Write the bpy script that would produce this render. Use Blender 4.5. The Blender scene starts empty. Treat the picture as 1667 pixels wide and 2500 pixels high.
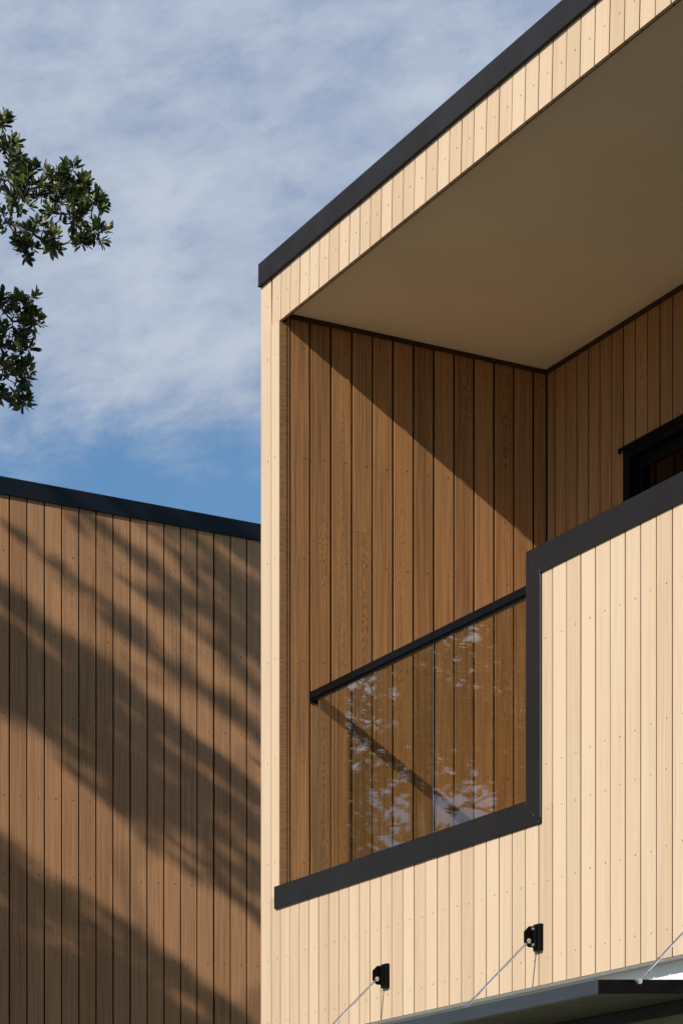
import bpy, math, random
from mathutils import Vector, Matrix
random.seed(11)
R = random.random
U = random.uniform
scene = bpy.context.scene
COL = scene.collection
S = 6.5          # metres per survey unit
EYE = 1.6

def P(x, y, z):
    return Vector((x * S, y * S, z * S + EYE))

# ------------------------------------------------------------------ helpers
class MB:
    """collects geometry for one mesh object"""
    def __init__(self):
        self.v = []; self.f = []; self.m = []; self.uv = []; self.c = []; self.smooth = []

    def face(self, pts, mat=0, uv=None, col=(.5, .5, .5, 1), smooth=False):
        i = len(self.v)
        self.v.extend([tuple(p) for p in pts])
        n = len(pts)
        self.f.append(tuple(range(i, i + n)))
        self.m.append(mat)
        self.uv.extend(uv if uv else [(0, 0)] * n)
        self.c.extend([col] * n)
        self.smooth.append(smooth)

    def faces_idx(self, verts, faces, mat=0, col=(.5, .5, .5, 1), smooth=False, uvs=None):
        i = len(self.v)
        self.v.extend([tuple(p) for p in verts])
        for f in faces:
            self.f.append(tuple(i + k for k in f))
            self.m.append(mat)
            self.uv.extend([(uvs[k] if uvs else (0, 0)) for k in f])
            self.c.extend([col] * len(f))
            self.smooth.append(smooth)

    def box(self, a, b, mat=0, bev=0.0, col=(.5, .5, .5, 1)):
        x0, x1 = sorted((a[0], b[0])); y0, y1 = sorted((a[1], b[1])); z0, z1 = sorted((a[2], b[2]))
        self.hexa([(x0, y0, z0), (x1, y0, z0), (x1, y1, z0), (x0, y1, z0),
                   (x0, y0, z1), (x1, y0, z1), (x1, y1, z1), (x0, y1, z1)], mat, col, bev)

    def hexa(self, p, mat=0, col=(.5, .5, .5, 1), bev=0.0):
        """8 corners: bottom ring ccw then top ring ccw (seen from above)"""
        p = [Vector(q) for q in p]
        F = [(0, 3, 2, 1), (4, 5, 6, 7), (0, 1, 5, 4), (1, 2, 6, 5), (2, 3, 7, 6), (3, 0, 4, 7)]
        if bev <= 0:
            self.faces_idx(p, F, mat, col)
            return
        # chamfered box: every corner split in three
        c = sum(p, Vector()) / 8
        nb = {0: (1, 3, 4), 1: (0, 2, 5), 2: (1, 3, 6), 3: (0, 2, 7), 4: (0, 5, 7), 5: (1, 4, 6), 6: (2, 5, 7), 7: (3, 4, 6)}
        vid = {}; vs = []
        for fi, f in enumerate(F):
            fl = list(f)
            for k, vi in enumerate(fl):
                a = p[fl[k - 1]] - p[vi]; b = p[fl[(k + 1) % 4]] - p[vi]
                q = p[vi] + a.normalized() * min(bev, a.length * .45) + b.normalized() * min(bev, b.length * .45)
                vid[(fi, vi)] = len(vs); vs.append(q)
        faces = [tuple(vid[(fi, vi)] for vi in f) for fi, f in enumerate(F)]
        edges = {}
        for fi, f in enumerate(F):
            for k in range(4):
                e = (f[k], f[(k + 1) % 4]); edges.setdefault(tuple(sorted(e)), []).append((fi, e))
        for e, lst in edges.items():
            (f0, (a0, b0)), (f1, (a1, b1)) = lst
            faces.append((vid[(f0, b0)], vid[(f0, a0)], vid[(f1, a0)], vid[(f1, b0)]))
        for vi in range(8):
            fs = [fi for fi, f in enumerate(F) if vi in f]
            t = [vid[(fi, vi)] for fi in fs]
            n = (vs[t[1]] - vs[t[0]]).cross(vs[t[2]] - vs[t[0]])
            if n.dot(p[vi] - c) < 0: t = t[::-1]
            faces.append(tuple(t))
        self.faces_idx(vs, faces, mat, col)

    def tube(self, path, radii, sides=6, mat=0, col=(.5, .5, .5, 1), smooth=True, cap=True):
        path = [Vector(q) for q in path]
        verts = []; ref = Vector((0.31, 0.17, 0.93))
        n = len(path)
        for i, q in enumerate(path):
            d = (path[min(i + 1, n - 1)] - path[max(i - 1, 0)])
            if d.length < 1e-9: d = Vector((0, 0, 1))
            d.normalize()
            a = d.cross(ref)
            if a.length < 1e-3: a = d.cross(Vector((1, 0, 0)))
            a.normalize(); b = d.cross(a)
            r = radii[i] if isinstance(radii, (list, tuple)) else radii
            for k in range(sides):
                t = 2 * math.pi * k / sides
                verts.append(q + a * (r * math.cos(t)) + b * (r * math.sin(t)))
        faces = []
        for i in range(n - 1):
            for k in range(sides):
                k2 = (k + 1) % sides
                faces.append((i * sides + k, i * sides + k2, (i + 1) * sides + k2, (i + 1) * sides + k))
        self.faces_idx(verts, faces, mat, col, smooth)
        if cap:
            base = verts[:sides]; top = verts[-sides:]
            self.face(base[::-1], mat, None, col); self.face(top, mat, None, col)

    def prism(self, prof, axis, a, b, mat=0):
        """extrude closed profile of Vectors by axis*a .. axis*b"""
        A = [Vector(q) + axis * a for q in prof]; B = [Vector(q) + axis * b for q in prof]
        self.face(A, mat); self.face(B[::-1], mat)
        n = len(prof)
        for i in range(n):
            j = (i + 1) % n
            self.face([A[j], A[i], B[i], B[j]], mat)

    def build(self, name, mats, parent=None, loc=None):
        me = bpy.data.meshes.new(name)
        off = Vector(loc) if loc is not None else Vector((0, 0, 0))
        if parent is not None:
            off = parent.matrix_basis.translation + (Vector((0, 0, 0)))
        me.from_pydata([(v[0] - off.x, v[1] - off.y, v[2] - off.z) for v in self.v], [], self.f)
        me.polygons.foreach_set('material_index', self.m)
        me.polygons.foreach_set('use_smooth', self.smooth)
        uvl = me.uv_layers.new(name='UVMap')
        uvl.data.foreach_set('uv', [k for t in self.uv for k in t])
        ca = me.color_attributes.new('bd', 'FLOAT_COLOR', 'CORNER')
        ca.data.foreach_set('color', [k for t in self.c for k in t])
        if not isinstance(mats, (list, tuple)): mats = [mats]
        for m in mats: me.materials.append(m)
        me.update()
        o = bpy.data.objects.new(name, me)
        COL.objects.link(o)
        if parent is not None: o.parent = parent
        elif loc is not None: o.location = loc
        return o

def thing(name, label, cat, loc=(0, 0, 0), group=None):
    o = bpy.data.objects.new(name, None)
    o.empty_display_size = .3
    COL.objects.link(o); o.location = loc
    o['label'] = label; o['category'] = cat
    if group: o['group'] = group
    return o

# ---------------------------------------------------------------- materials
def new_mat(name):
    m = bpy.data.materials.new(name); m.use_nodes = True
    nt = m.node_tree
    for n in list(nt.nodes): nt.nodes.remove(n)
    out = nt.nodes.new('ShaderNodeOutputMaterial')
    return m, nt, out

class NB:
    def __init__(s, nt): s.nt = nt
    def n(s, t, **kw):
        nd = s.nt.nodes.new(t)
        for k, v in kw.items(): setattr(nd, k, v)
        return nd
    def link(s, a, b): s.nt.links.new(a, b)
    def val(s, sock, v):
        if isinstance(v, (int, float)): sock.default_value = v
        elif isinstance(v, (tuple, list)): sock.default_value = v
        else: s.link(v, sock)
    def math(s, op, a, b=None, c=None, clamp=False):
        nd = s.n('ShaderNodeMath', operation=op, use_clamp=clamp)
        s.val(nd.inputs[0], a)
        if b is not None: s.val(nd.inputs[1], b)
        if c is not None: s.val(nd.inputs[2], c)
        return nd.outputs[0]
    def mix(s, f, a, b, blend='MIX'):
        nd = s.n('ShaderNodeMix', data_type='RGBA', blend_type=blend)
        s.val(nd.inputs[0], f); s.val(nd.inputs[6], a); s.val(nd.inputs[7], b)
        return nd.outputs[2]
    def noise(s, vec, scale, detail=3, rough=.55, dist=0.0):
        nd = s.n('ShaderNodeTexNoise')
        s.link(vec, nd.inputs['Vector']); nd.inputs['Scale'].default_value = scale
        nd.inputs['Detail'].default_value = detail; nd.inputs['Roughness'].default_value = rough
        nd.inputs['Distortion'].default_value = dist
        return nd.outputs['Fac']
    def comb(s, x, y, z=0.0):
        nd = s.n('ShaderNodeCombineXYZ'); s.val(nd.inputs[0], x); s.val(nd.inputs[1], y); s.val(nd.inputs[2], z)
        return nd.outputs[0]
    def ramp(s, f, lo, hi, a=0.0, b=1.0, smooth=True):
        nd = s.n('ShaderNodeMapRange', interpolation_type='SMOOTHSTEP' if smooth else 'LINEAR')
        s.val(nd.inputs[0], f); nd.inputs[1].default_value = lo; nd.inputs[2].default_value = hi
        nd.inputs[3].default_value = a; nd.inputs[4].default_value = b
        return nd.outputs[0]

def wood(name, base, dark, grain=.35, bump=.5, cath=.7, tintvar=.12, rough=.75, spec=.25, cell=9.0):
    """painted/stained bandsawn timber; UV in metres (u across the board, v along it);
    colour attribute: R board tone, G board kind, B distance across the board"""
    m, nt, out = new_mat(name); b = NB(nt)
    uv = b.n('ShaderNodeUVMap'); uv.uv_map = 'UVMap'
    sep = b.n('ShaderNodeSeparateXYZ'); b.link(uv.outputs[0], sep.inputs[0]); u, v = sep.outputs[0], sep.outputs[1]
    at = b.n('ShaderNodeAttribute'); at.attribute_name = 'bd'
    sc = b.n('ShaderNodeSeparateColor'); b.link(at.outputs['Color'], sc.inputs[0]); r1, r2, ac = sc.outputs[0], sc.outputs[1], sc.outputs[2]
    # wandering of the grain
    wob = b.noise(b.comb(b.math('MULTIPLY', u, 1.0), b.math('MULTIPLY', v, 1.0), b.math('MULTIPLY', r2, 31.)), 2.2, 2)
    uu = b.math('ADD', u, b.math('MULTIPLY', b.math('SUBTRACT', wob, .5), .018))
    fine = b.noise(b.comb(uu, b.math('MULTIPLY', v, .012), b.math('MULTIPLY', r1, 17.)), 150., 3, .65)
    mid = b.noise(b.comb(uu, b.math('MULTIPLY', v, .02), b.math('MULTIPLY', r1, 9.)), 55., 2, .5)
    lines = b.math('ADD', b.math('MULTIPLY', fine, .6), b.math('MULTIPLY', mid, .4))
    # cathedral grain on some boards
    acc = b.math('SUBTRACT', ac, b.math('ADD', .38, b.math('MULTIPLY', r1, .3)))
    par = b.math('MULTIPLY', b.math('MULTIPLY', acc, acc), 1.9)
    warp = b.noise(b.comb(b.math('MULTIPLY', u, 4.), v, r1), 3.5, 3)
    ph = b.math('ADD', b.math('ADD', b.math('MULTIPLY', v, 1.0), par), b.math('MULTIPLY', warp, .55))
    ring = b.math('SINE', b.math('MULTIPLY', ph, 95.))
    ring = b.math('ADD', b.math('MULTIPLY', ring, .5), .5)
    patch = b.noise(b.comb(b.math('MULTIPLY', u, 1.5), v, b.math('MULTIPLY', r2, 50.)), .9, 2)
    mask = b.math('MULTIPLY', b.ramp(r2, .80, .84), b.ramp(patch, .42, .56))
    mask = b.math('MULTIPLY', mask, cath)
    mx = b.n('ShaderNodeMix', data_type='FLOAT'); b.link(mask, mx.inputs[0]); b.link(lines, mx.inputs[2]); b.link(b.math('ADD', b.math('MULTIPLY', ring, .20), b.math('MULTIPLY', lines, .8)), mx.inputs[3])
    h = mx.outputs[0]
    # broad stain and weathering
    broad = b.noise(b.comb(b.math('MULTIPLY', u, 3.), b.math('MULTIPLY', v, .8), b.math('MULTIPLY', r1, 40.)), 1.3, 4, .6)
    speck = b.noise(b.comb(u, v, 0.), 60., 2)
    f = b.math('MULTIPLY', b.ramp(h, .35, .68), grain)
    f = b.math('ADD', f, b.math('MULTIPLY', b.math('SUBTRACT', broad, .5), .55 * grain + .12))
    f = b.math('ADD', f, b.math('MULTIPLY', b.math('SUBTRACT', r1, .5), tintvar * 2), clamp=True)
    # odd knot
    vo = b.n('ShaderNodeTexVoronoi'); b.link(b.comb(b.math('MULTIPLY', u, 4.2), b.math('MULTIPLY', v, .8), 0.), vo.inputs['Vector']); vo.inputs['Scale'].default_value = 1.0
    knot = b.ramp(vo.outputs['Distance'], .02, .075, 1., 0.)
    knot = b.math('MULTIPLY', knot, b.ramp(b.math('FRACT', b.math('MULTIPLY', r1, 7.3)), .7, .75))
    f = b.math('MAXIMUM', f, b.math('MULTIPLY', knot, .8))
    col = b.mix(f, base + (1,), dark + (1,))
    hue = b.noise(b.comb(b.math('MULTIPLY', u, 2.), b.math('MULTIPLY', v, .4), b.math('MULTIPLY', r2, 20.)), 1.1, 2)
    col = b.mix(b.math('MULTIPLY', b.ramp(hue, .4, .7), .22), col, (base[0] * .95, base[1] * .82, base[2] * .72, 1))
    bs = b.n('ShaderNodeBsdfPrincipled'); b.link(col, bs.inputs['Base Color'])
    bs.inputs['Roughness'].default_value = rough; bs.inputs['Specular IOR Level'].default_value = spec
    bp = b.n('ShaderNodeBump'); bp.inputs['Strength'].default_value = bump; bp.inputs['Distance'].default_value = .0022
    hh = b.math('ADD', h, b.math('MULTIPLY', speck, .12))
    b.link(hh, bp.inputs['Height']); b.link(bp.outputs[0], bs.inputs['Normal'])
    b.link(bs.outputs[0], out.inputs[0])
    return m

def sawn(name, base, dark):
    """rough bandsawn face: fine cross hatch"""
    m, nt, out = new_mat(name); b = NB(nt)
    tc = b.n('ShaderNodeTexCoord'); sep = b.n('ShaderNodeSeparateXYZ'); b.link(tc.outputs['Object'], sep.inputs[0])
    x, y, z = sep.outputs
    cr = b.noise(b.comb(b.math('MULTIPLY', y, .12), b.math('MULTIPLY', x, .12), z), 110., 3, .7)
    lo = b.noise(b.comb(y, x, b.math('MULTIPLY', z, .05)), 90., 2)
    big = b.noise(tc.outputs['Object'], 2.5, 3)
    f = b.math('ADD', b.math('MULTIPLY', b.ramp(cr, .35, .65), .45), b.math('MULTIPLY', big, .5), clamp=True)
    bs = b.n('ShaderNodeBsdfPrincipled'); b.link(b.mix(f, base + (1,), dark + (1,)), bs.inputs['Base Color'])
    bs.inputs['Roughness'].default_value = .9; bs.inputs['Specular IOR Level'].default_value = .15
    bp = b.n('ShaderNodeBump'); bp.inputs['Strength'].default_value = .6; bp.inputs['Distance'].default_value = .003
    b.link(b.math('ADD', cr, b.math('MULTIPLY', lo, .4)), bp.inputs['Height']); b.link(bp.outputs[0], bs.inputs['Normal'])
    b.link(bs.outputs[0], out.inputs[0])
    return m

def simple(name, base, rough=.6, spec=.4, metal=0.0, nscale=0, nvar=.15, bump=0.0, bscale=60., coat=0.0, scuff=0.0):
    m, nt, out = new_mat(name); b = NB(nt)
    bs = b.n('ShaderNodeBsdfPrincipled')
    bs.inputs['Roughness'].default_value = rough; bs.inputs['Specular IOR Level'].default_value = spec
    bs.inputs['Metallic'].default_value = metal; bs.inputs['Coat Weight'].default_value = coat
    tc = b.n('ShaderNodeTexCoord')
    c = base + (1,)
    if nscale:
        nz = b.noise(tc.outputs['Object'], nscale, 5, .6)
        lo = tuple(k * (1 - nvar) for k in base) + (1,); hi = tuple(min(1, k * (1 + nvar)) for k in base) + (1,)
        c = b.mix(b.ramp(nz, .3, .7), lo, hi)
        b.link(b.ramp(b.noise(tc.outputs['Object'], nscale * 2.3, 4), .3, .7, rough * .85, min(1, rough * 1.15)), bs.inputs['Roughness'])
    if scuff:
        sp = b.noise(tc.outputs['Object'], 95., 3, .7); reg = b.noise(tc.outputs['Object'], 3.1, 2)
        k = b.math('MULTIPLY', b.ramp(sp, .70, .76), b.ramp(reg, .52, .62))
        c = b.mix(b.math('MULTIPLY', k, scuff), c, (.35, .33, .31, 1))
    if isinstance(c, tuple): bs.inputs['Base Color'].default_value = c
    else: b.link(c, bs.inputs['Base Color'])
    if bump:
        bp = b.n('ShaderNodeBump'); bp.inputs['Strength'].default_value = bump; bp.inputs['Distance'].default_value = .004
        b.link(b.noise(tc.outputs['Object'], bscale, 4, .6), bp.inputs['Height']); b.link(bp.outputs[0], bs.inputs['Normal'])
    b.link(bs.outputs[0], out.inputs[0])
    return m

def glass(name, tint, gain=1.0):
    m, nt, out = new_mat(name); b = NB(nt)
    geo = b.n('ShaderNodeNewGeometry')
    ior = b.math('SUBTRACT', 1.52, b.math('MULTIPLY', geo.outputs['Backfacing'], 1.52 - 1 / 1.52))
    fr = b.n('ShaderNodeFresnel'); b.link(ior, fr.inputs['IOR'])
    tr = b.n('ShaderNodeBsdfTransparent'); tr.inputs[0].default_value = tint + (1,)
    gl = b.n('ShaderNodeBsdfGlossy'); gl.inputs['Roughness'].default_value = 0.0; gl.inputs['Color'].default_value = (1, 1, 1, 1)
    ms = b.n('ShaderNodeMixShader'); b.link(b.math('MULTIPLY', fr.outputs[0], gain), ms.inputs[0])
    b.link(tr.outputs[0], ms.inputs[1]); b.link(gl.outputs[0], ms.inputs[2]); b.link(ms.outputs[0], out.inputs[0])
    return m

def leafmat(name, c_dark, c_light, c_odd):
    m, nt, out = new_mat(name); b = NB(nt)
    at = b.n('ShaderNodeAttribute'); at.attribute_name = 'bd'
    sc = b.n('ShaderNodeSeparateColor'); b.link(at.outputs['Color'], sc.inputs[0])
    c = b.mix(sc.outputs[0], c_dark + (1,), c_light + (1,))
    c = b.mix(b.ramp(sc.outputs[1], .90, .93), c, c_odd + (1,))
    bs = b.n('ShaderNodeBsdfPrincipled'); b.link(c, bs.inputs['Base Color'])
    bs.inputs['Roughness'].default_value = .42; bs.inputs['Specular IOR Level'].default_value = .5
    tl = b.n('ShaderNodeBsdfTranslucent'); b.link(c, tl.inputs[0])
    ms = b.n('ShaderNodeMixShader'); ms.inputs[0].default_value = .12
    b.link(bs.outputs[0], ms.inputs[1]); b.link(tl.outputs[0], ms.inputs[2]); b.link(ms.outputs[0], out.inputs[0])
    return m

M = {}
M['cream'] = wood('cream_cladding', (.60, .447, .310), (.43, .292, .176), grain=.5, bump=.3, cath=.45, tintvar=.34)
M['cream_back'] = simple('shaded_cladding_lap', (.16, .085, .035), .9, .1)  # cream boards' groove shade put into a darker lap colour
M['brown'] = wood('shade_toned_cladding', (.41, .198, .076), (.12, .054, .02), grain=.66, bump=1.2, cath=.9, tintvar=.24)  # same stain as the cream boards, darkened for grazing light and shade
M['brown_back'] = simple('shaded_lap', (.012, .007, .004), .9, .1)  # near black in place of the shade inside the grooves
M['tan'] = wood('graze_toned_cladding', (.54, .278, .133), (.23, .106, .044), grain=.55, bump=1.1, cath=.6, tintvar=.22)  # same stain again, low-angle light put into the tan colour
M['sawn'] = sawn('rough_sawn_trim', (.33, .17, .075), (.17, .085, .036))
M['bead'] = simple('dark_stained_bead', (.05, .025, .011), .8, .2, nscale=4)
M['nail'] = simple('nail_head', (.07, .045, .03), .6, .4)
M['soffit'] = simple('soffit_paint', (.84, .73, .52), .85, .2, nscale=1.2, nvar=.03, bump=.05, bscale=25.)
M['cap'] = simple('charcoal_flashing', (.0145, .0118, .0105), .42, .14, nscale=1.7, nvar=.10, scuff=.5)
M['navycap'] = simple('black_flashing', (.006, .008, .012), .5, .3, nscale=1.7, nvar=.10)
M['black'] = simple('black_powder_coat', (.003, .0028, .0028), .5, .10, nscale=6, nvar=.2)
M['steel'] = simple('stainless_steel', (.72, .70, .68), .22, .5, metal=1.0, nscale=30, nvar=.08)
M['bolt'] = simple('bolt_steel', (.62, .60, .56), .3, .5, metal=1.0)
M['glass'] = glass('clear_glass', (.93, .94, .885), 1.15)
M['glassedge'] = simple('glass_edge', (.13, .125, .08), .3, .4)
M['paleedge'] = simple('pale_glass_edge', (.42, .42, .36), .4, .4)
M['winglass'] = glass('window_glass', (.25, .26, .25))
M['dark'] = simple('dark_interior', (.012, .011, .010), .9, .1)
M['stucco'] = simple('sage_render', (.26, .27, .19), .95, .1, nscale=3, nvar=.1, bump=.8, bscale=150.)
M['white'] = simple('white_render', (.80, .80, .79), .8, .2, nscale=3, nvar=.03)
M['canopy_panel'] = simple('canopy_underside', (.07, .068, .05), .7, .3, nscale=3)
M['canopy_metal'] = simple('canopy_metal', (.030, .034, .040), .40, .5, nscale=2, nvar=.12)
M['deck'] = simple('deck_boards', (.42, .29, .17), .8, .2, nscale=5)
M['roof'] = simple('roof_sheet', (.06, .06, .062), .5, .4, nscale=4)
M['bark'] = simple('bark', (.13, .10, .075), .9, .15, nscale=14, nvar=.35, bump=.6, bscale=40.)
M['leaf'] = leafmat('leaf_glossy', (.012, .022, .009), (.15, .175, .045), (.42, .37, .07))
M['leaf2'] = leafmat('leaf_grey_green', (.012, .020, .009), (.045, .065, .025), (.10, .11, .04))
M['seed'] = simple('seed_capsule', (.09, .045, .035), .9, .1, nscale=40, nvar=.4)
M['ground'] = simple('paving', (.17, .15, .115), .9, .2, nscale=.35, nvar=.25, bump=.3, bscale=12.)

# ---------------------------------------------------------------- cladding
def clad(mb, org, ux, nrm, boards, th=.020, gap=.0092, lean=0.0, nails=(), nail_at=.68, joints=.35, cham=.002, nail_k=1.0):
    """boards: (u0,u1,zb0,zb1,zt0,zt1) in metres along ux / world z.  front face lies on the plane through org"""
    ux = Vector(ux); nrm = Vector(nrm); org = Vector(org)
    def at(u, z, d, zr=0.0):
        return org + ux * (u + lean * (z - zr)) + nrm * d + Vector((0, 0, z))
    for (u0, u1, zb0, zb1, zt0, zt1) in boards:
        a = u0 + gap / 2; c = u1 - gap / 2
        if c - a < .004: continue
        r1, r2 = R(), R()
        segs = [(0., 1.)]
        if R() < joints and min(zt0, zt1) - max(zb0, zb1) > 1.2:
            t = U(.2, .8); segs = [(0., t), (t, 1.)]
        wob = U(-.0012, .0012); dep = U(-.0010, .0)
        zr = min(zb0, zb1) if lean else 0.0
        for si, (t0, t1) in enumerate(segs):
            if si: r1 = min(1, max(0, r1 + U(-.3, .3))); r2 = R()
            ru, rv = U(0, 50), U(0, 50)
            eps = .0007
            lo = lambda t: (zb0 + (zt0 - zb0) * t, zb1 + (zt1 - zb1) * t)
            (la, lc), (ha, hc) = lo(t0), lo(t1)
            if si == 0 and len(segs) > 1: ha -= eps; hc -= eps
            if si == 1: la += eps; lc += eps
            col = lambda B: (r1, r2, B, 1)
            f0 = at(a + cham + wob, la, dep, zr); f1 = at(c - cham + wob, lc, dep, zr); f2 = at(c - cham + wob, hc, dep, zr); f3 = at(a + cham + wob, ha, dep, zr)
            b0 = at(a + wob, la, dep - cham, zr); b1 = at(c + wob, lc, dep - cham, zr); b2 = at(c + wob, hc, dep - cham, zr); b3 = at(a + wob, ha, dep - cham, zr)
            g0 = at(a + wob, la, -th, zr); g1 = at(c + wob, lc, -th, zr); g2 = at(c + wob, hc, -th, zr); g3 = at(a + wob, ha, -th, zr)
            uvq = [(ru, rv + la), (ru + c - a, rv + lc), (ru + c - a, rv + hc), (ru, rv + ha)]
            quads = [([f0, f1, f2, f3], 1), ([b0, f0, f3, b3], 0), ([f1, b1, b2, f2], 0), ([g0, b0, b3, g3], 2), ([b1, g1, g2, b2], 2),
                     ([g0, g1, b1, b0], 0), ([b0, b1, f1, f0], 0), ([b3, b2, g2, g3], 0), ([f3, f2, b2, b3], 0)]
            nsgn = 1 if ux.cross(Vector((0, 0, 1))).dot(nrm) > 0 else -1
            for q, main in quads:
                uvs = uvq; cols = None
                if nsgn < 0: q = q[::-1]; uvs = uvq[::-1]
                i = len(mb.v)
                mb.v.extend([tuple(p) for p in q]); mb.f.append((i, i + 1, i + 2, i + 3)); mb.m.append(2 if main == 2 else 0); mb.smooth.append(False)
                mb.uv.extend(uvs)
                Bs = [0, 1, 1, 0] if nsgn > 0 else [0, 1, 1, 0][::-1]
                mb.c.extend([(r1, r2, k, 1) for k in Bs])
        # nail heads
        for (nz, slope, uref) in nails:
            u = a + (c - a) * nail_at + U(-.003, .003)
            z = nz + slope * (u - uref) + U(-.004, .004)
            f = (u - u0) / (u1 - u0)
            if z < zb0 + (zb1 - zb0) * f + .015 or z > zt0 + (zt1 - zt0) * f - .015: continue
            r = U(.0026, .0036) * nail_k
            ring = [at(u + wob + r * math.cos(k * math.pi / 3), z + r * 1.15 * math.sin(k * math.pi / 3), dep + .0012, zr) for k in range(6)]
            rim = [at(u + wob + (r + .0012) * math.cos(k * math.pi / 3), z + (r + .0012) * 1.15 * math.sin(k * math.pi / 3), dep + .0002, zr) for k in range(6)]
            if nsgn < 0: ring = ring[::-1]; rim = rim[::-1]
            mb.face(ring, 1)
            for k in range(6):
                mb.face([rim[k], rim[(k + 1) % 6], ring[(k + 1) % 6], ring[k]], 1)

def quad(mb, a, b, c, d, mat=0):
    mb.face([a, b, c, d], mat)

# ---------------------------------------------------------------- survey numbers (units of S)
PIT = .0210
XL, XB = -2.3539, -2.3114        # left corner / inner face of the balcony side wall
YB = 1.2747                      # back wall of the balcony
ZCL = .2412                      # foot of the cladding
ZFB = .8925                      # foot of the fascia boards
ZCAP0, ZCAP1 = .9362, .9576
XR = -.90                        # right end of what is built
def sofz(y): return .9001 - .0526 * (y - 1.0105)

house = thing('timber_house', 'cream timber clad house with a recessed upper balcony and charcoal flashings', 'house', (XL * S, 1.0 * S, 0))

# front cladding ------------------------------------------------------------
def zz(z): return z * S + EYE
A_org = (0, 1.0 * S, 0)
g0 = -2.3299
lower = [g0 + PIT * k for k in range(0, 70)]
nail_z = [.2608, .3176, .3703, .4048, .4975, .589, .68, .772, .865, .91]
nails = [(zz(z), 0, 0) for z in nail_z]
mb = MB()
bl = []
# corner board, full height
clad(mb, A_org, (1, 0, 0), (0, -1, 0), [((XL) * S, g0 * S, zz(ZCL), zz(ZCL), zz(ZFB), zz(ZFB))], nails=nails, nail_at=.72, joints=0)
# jamb board: full width low, cut narrow beside the opening
clad(mb, A_org, (1, 0, 0), (0, -1, 0), [(g0 * S, (g0 + PIT) * S, zz(ZCL), zz(ZCL), zz(.374), zz(.374))], nails=nails, joints=0)
clad(mb, A_org, (1, 0, 0), (0, -1, 0), [(g0 * S, XB * S + .004, zz(.374), zz(.374), zz(ZFB), zz(ZFB))], nails=nails, nail_at=.5, joints=0)
# below the sill
bl = []
for k in range(1, 70):
    u0, u1 = g0 + PIT * k, g0 + PIT * (k + 1)
    if u0 > XR: break
    if u1 <= -1.8240: bl.append((u0 * S, u1 * S, zz(ZCL), zz(ZCL), zz(.374), zz(.374)))
    elif u0 < -1.8240:
        # the board the upright flashing runs over: low part and high part
        bl.append((u0 * S, u1 * S, zz(ZCL), zz(ZCL), zz(.374), zz(.374)))
        bl.append((-1.836 * S, u1 * S, zz(.374), zz(.374), zz(.558), zz(.558)))
    else:
        bl.append((u0 * S, u1 * S, zz(ZCL), zz(ZCL), zz(.558), zz(.558)))
clad(mb, A_org, (1, 0, 0), (0, -1, 0), bl, nails=nails, joints=.08, nail_k=.85)
# fascia boards, leaning a touch as in the house
bl = []
fl = [g0 + .0008 + .02092 * k for k in range(-1, 72)]
fl[0] = XL
for k in range(0, 71):
    if fl[k] > XR: break
    bl.append((fl[k] * S, fl[k + 1] * S, zz(ZFB), zz(ZFB), zz(.951), zz(.951)))
clad(mb, A_org, (1, 0, 0), (0, -1, 0), bl[:1], nails=[(zz(.914), 0, 0)], joints=0)
clad(mb, A_org, (1, 0, 0), (0, -1, 0), bl[1:], lean=.045, nails=[(zz(.9145), 0, 0)], joints=0)
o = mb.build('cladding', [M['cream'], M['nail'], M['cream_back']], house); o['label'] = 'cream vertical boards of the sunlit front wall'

# the wall behind the boards (laps), with the opening
mb = MB()
yb = 1.0 * S + .011
def strip(x0, x1, z0, z1): mb.face([(x0 * S, yb, zz(z0)), (x1 * S, yb, zz(z0)), (x1 * S, yb, zz(z1)), (x0 * S, yb, zz(z1))])
strip(XL + .0006, XB, ZCL, .951); strip(XB, -1.836, ZCL, .376); strip(-1.836, XR, ZCL, .56); strip(XB, XR, ZFB + .0005, .951)
o = mb.build('wall', M['cream_back'], house)

# balustrade wall body (thickness, inner side)
mb = MB()
mb.box((XB * S, yb + .002, zz(.33)), (-1.838 * S, 1.0 * S + .20, zz(.3795)))
mb.box((-1.838 * S, yb + .002, zz(.33)), (XR * S, 1.0 * S + .20, zz(.563)))
mb.box((XL * S + .012, yb + .003, zz(ZCL) + .02), (XR * S, 1.0 * S + .09, zz(.33)))
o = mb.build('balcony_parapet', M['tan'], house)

# side wall of the balcony --------------------------------------------------
mb = MB()
B_org = (XB * S, 0, 0)
gy = [1.0109, 1.0306] + [1.0306 + .0209 * k for k in range(1, 13)]
gy = [y for y in gy if y < YB - .004] + [YB]
bl = []
for k in range(len(gy) - 1):
    y0, y1 = gy[k], gy[k + 1]
    bl.append((y0 * S, y1 * S, zz(.345), zz(.345), zz(sofz(y0)) - .006, zz(sofz(y1)) - .006))
nB = [(zz(z), 0, 0) for z in (.4049, .4973, .5883, .6806, .7721, .8710)]
clad(mb, B_org, (0, 1, 0), (1, 0, 0), bl, nails=nB, nail_at=.70, joints=.3, gap=.0105, nail_k=1.15)
o = mb.build('cladding', [M['brown'], M['nail'], M['brown_back']], house); o['label'] = 'brushed timber boards of the balcony side wall, toned brown for low light, half in shadow'
mb = MB()
xb = XB * S - .014
mb.face([(xb, 1.012 * S, zz(.345)), (xb, YB * S + .02, zz(.345)), (xb, YB * S + .02, zz(.9)), (xb, 1.012 * S, zz(.9))])
yc = YB * S + .013
mb.face([(XB * S - .02, yc, zz(.345)), (-2.1700 * S, yc, zz(.345)), (-2.1700 * S, yc, zz(.9)), (XB * S - .02, yc, zz(.9))])
mb.face([(-2.1700 * S, yc, zz(.7712)), (XR * S, yc, zz(.7712)), (XR * S, yc, zz(.9)), (-2.1700 * S, yc, zz(.9))])
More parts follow.
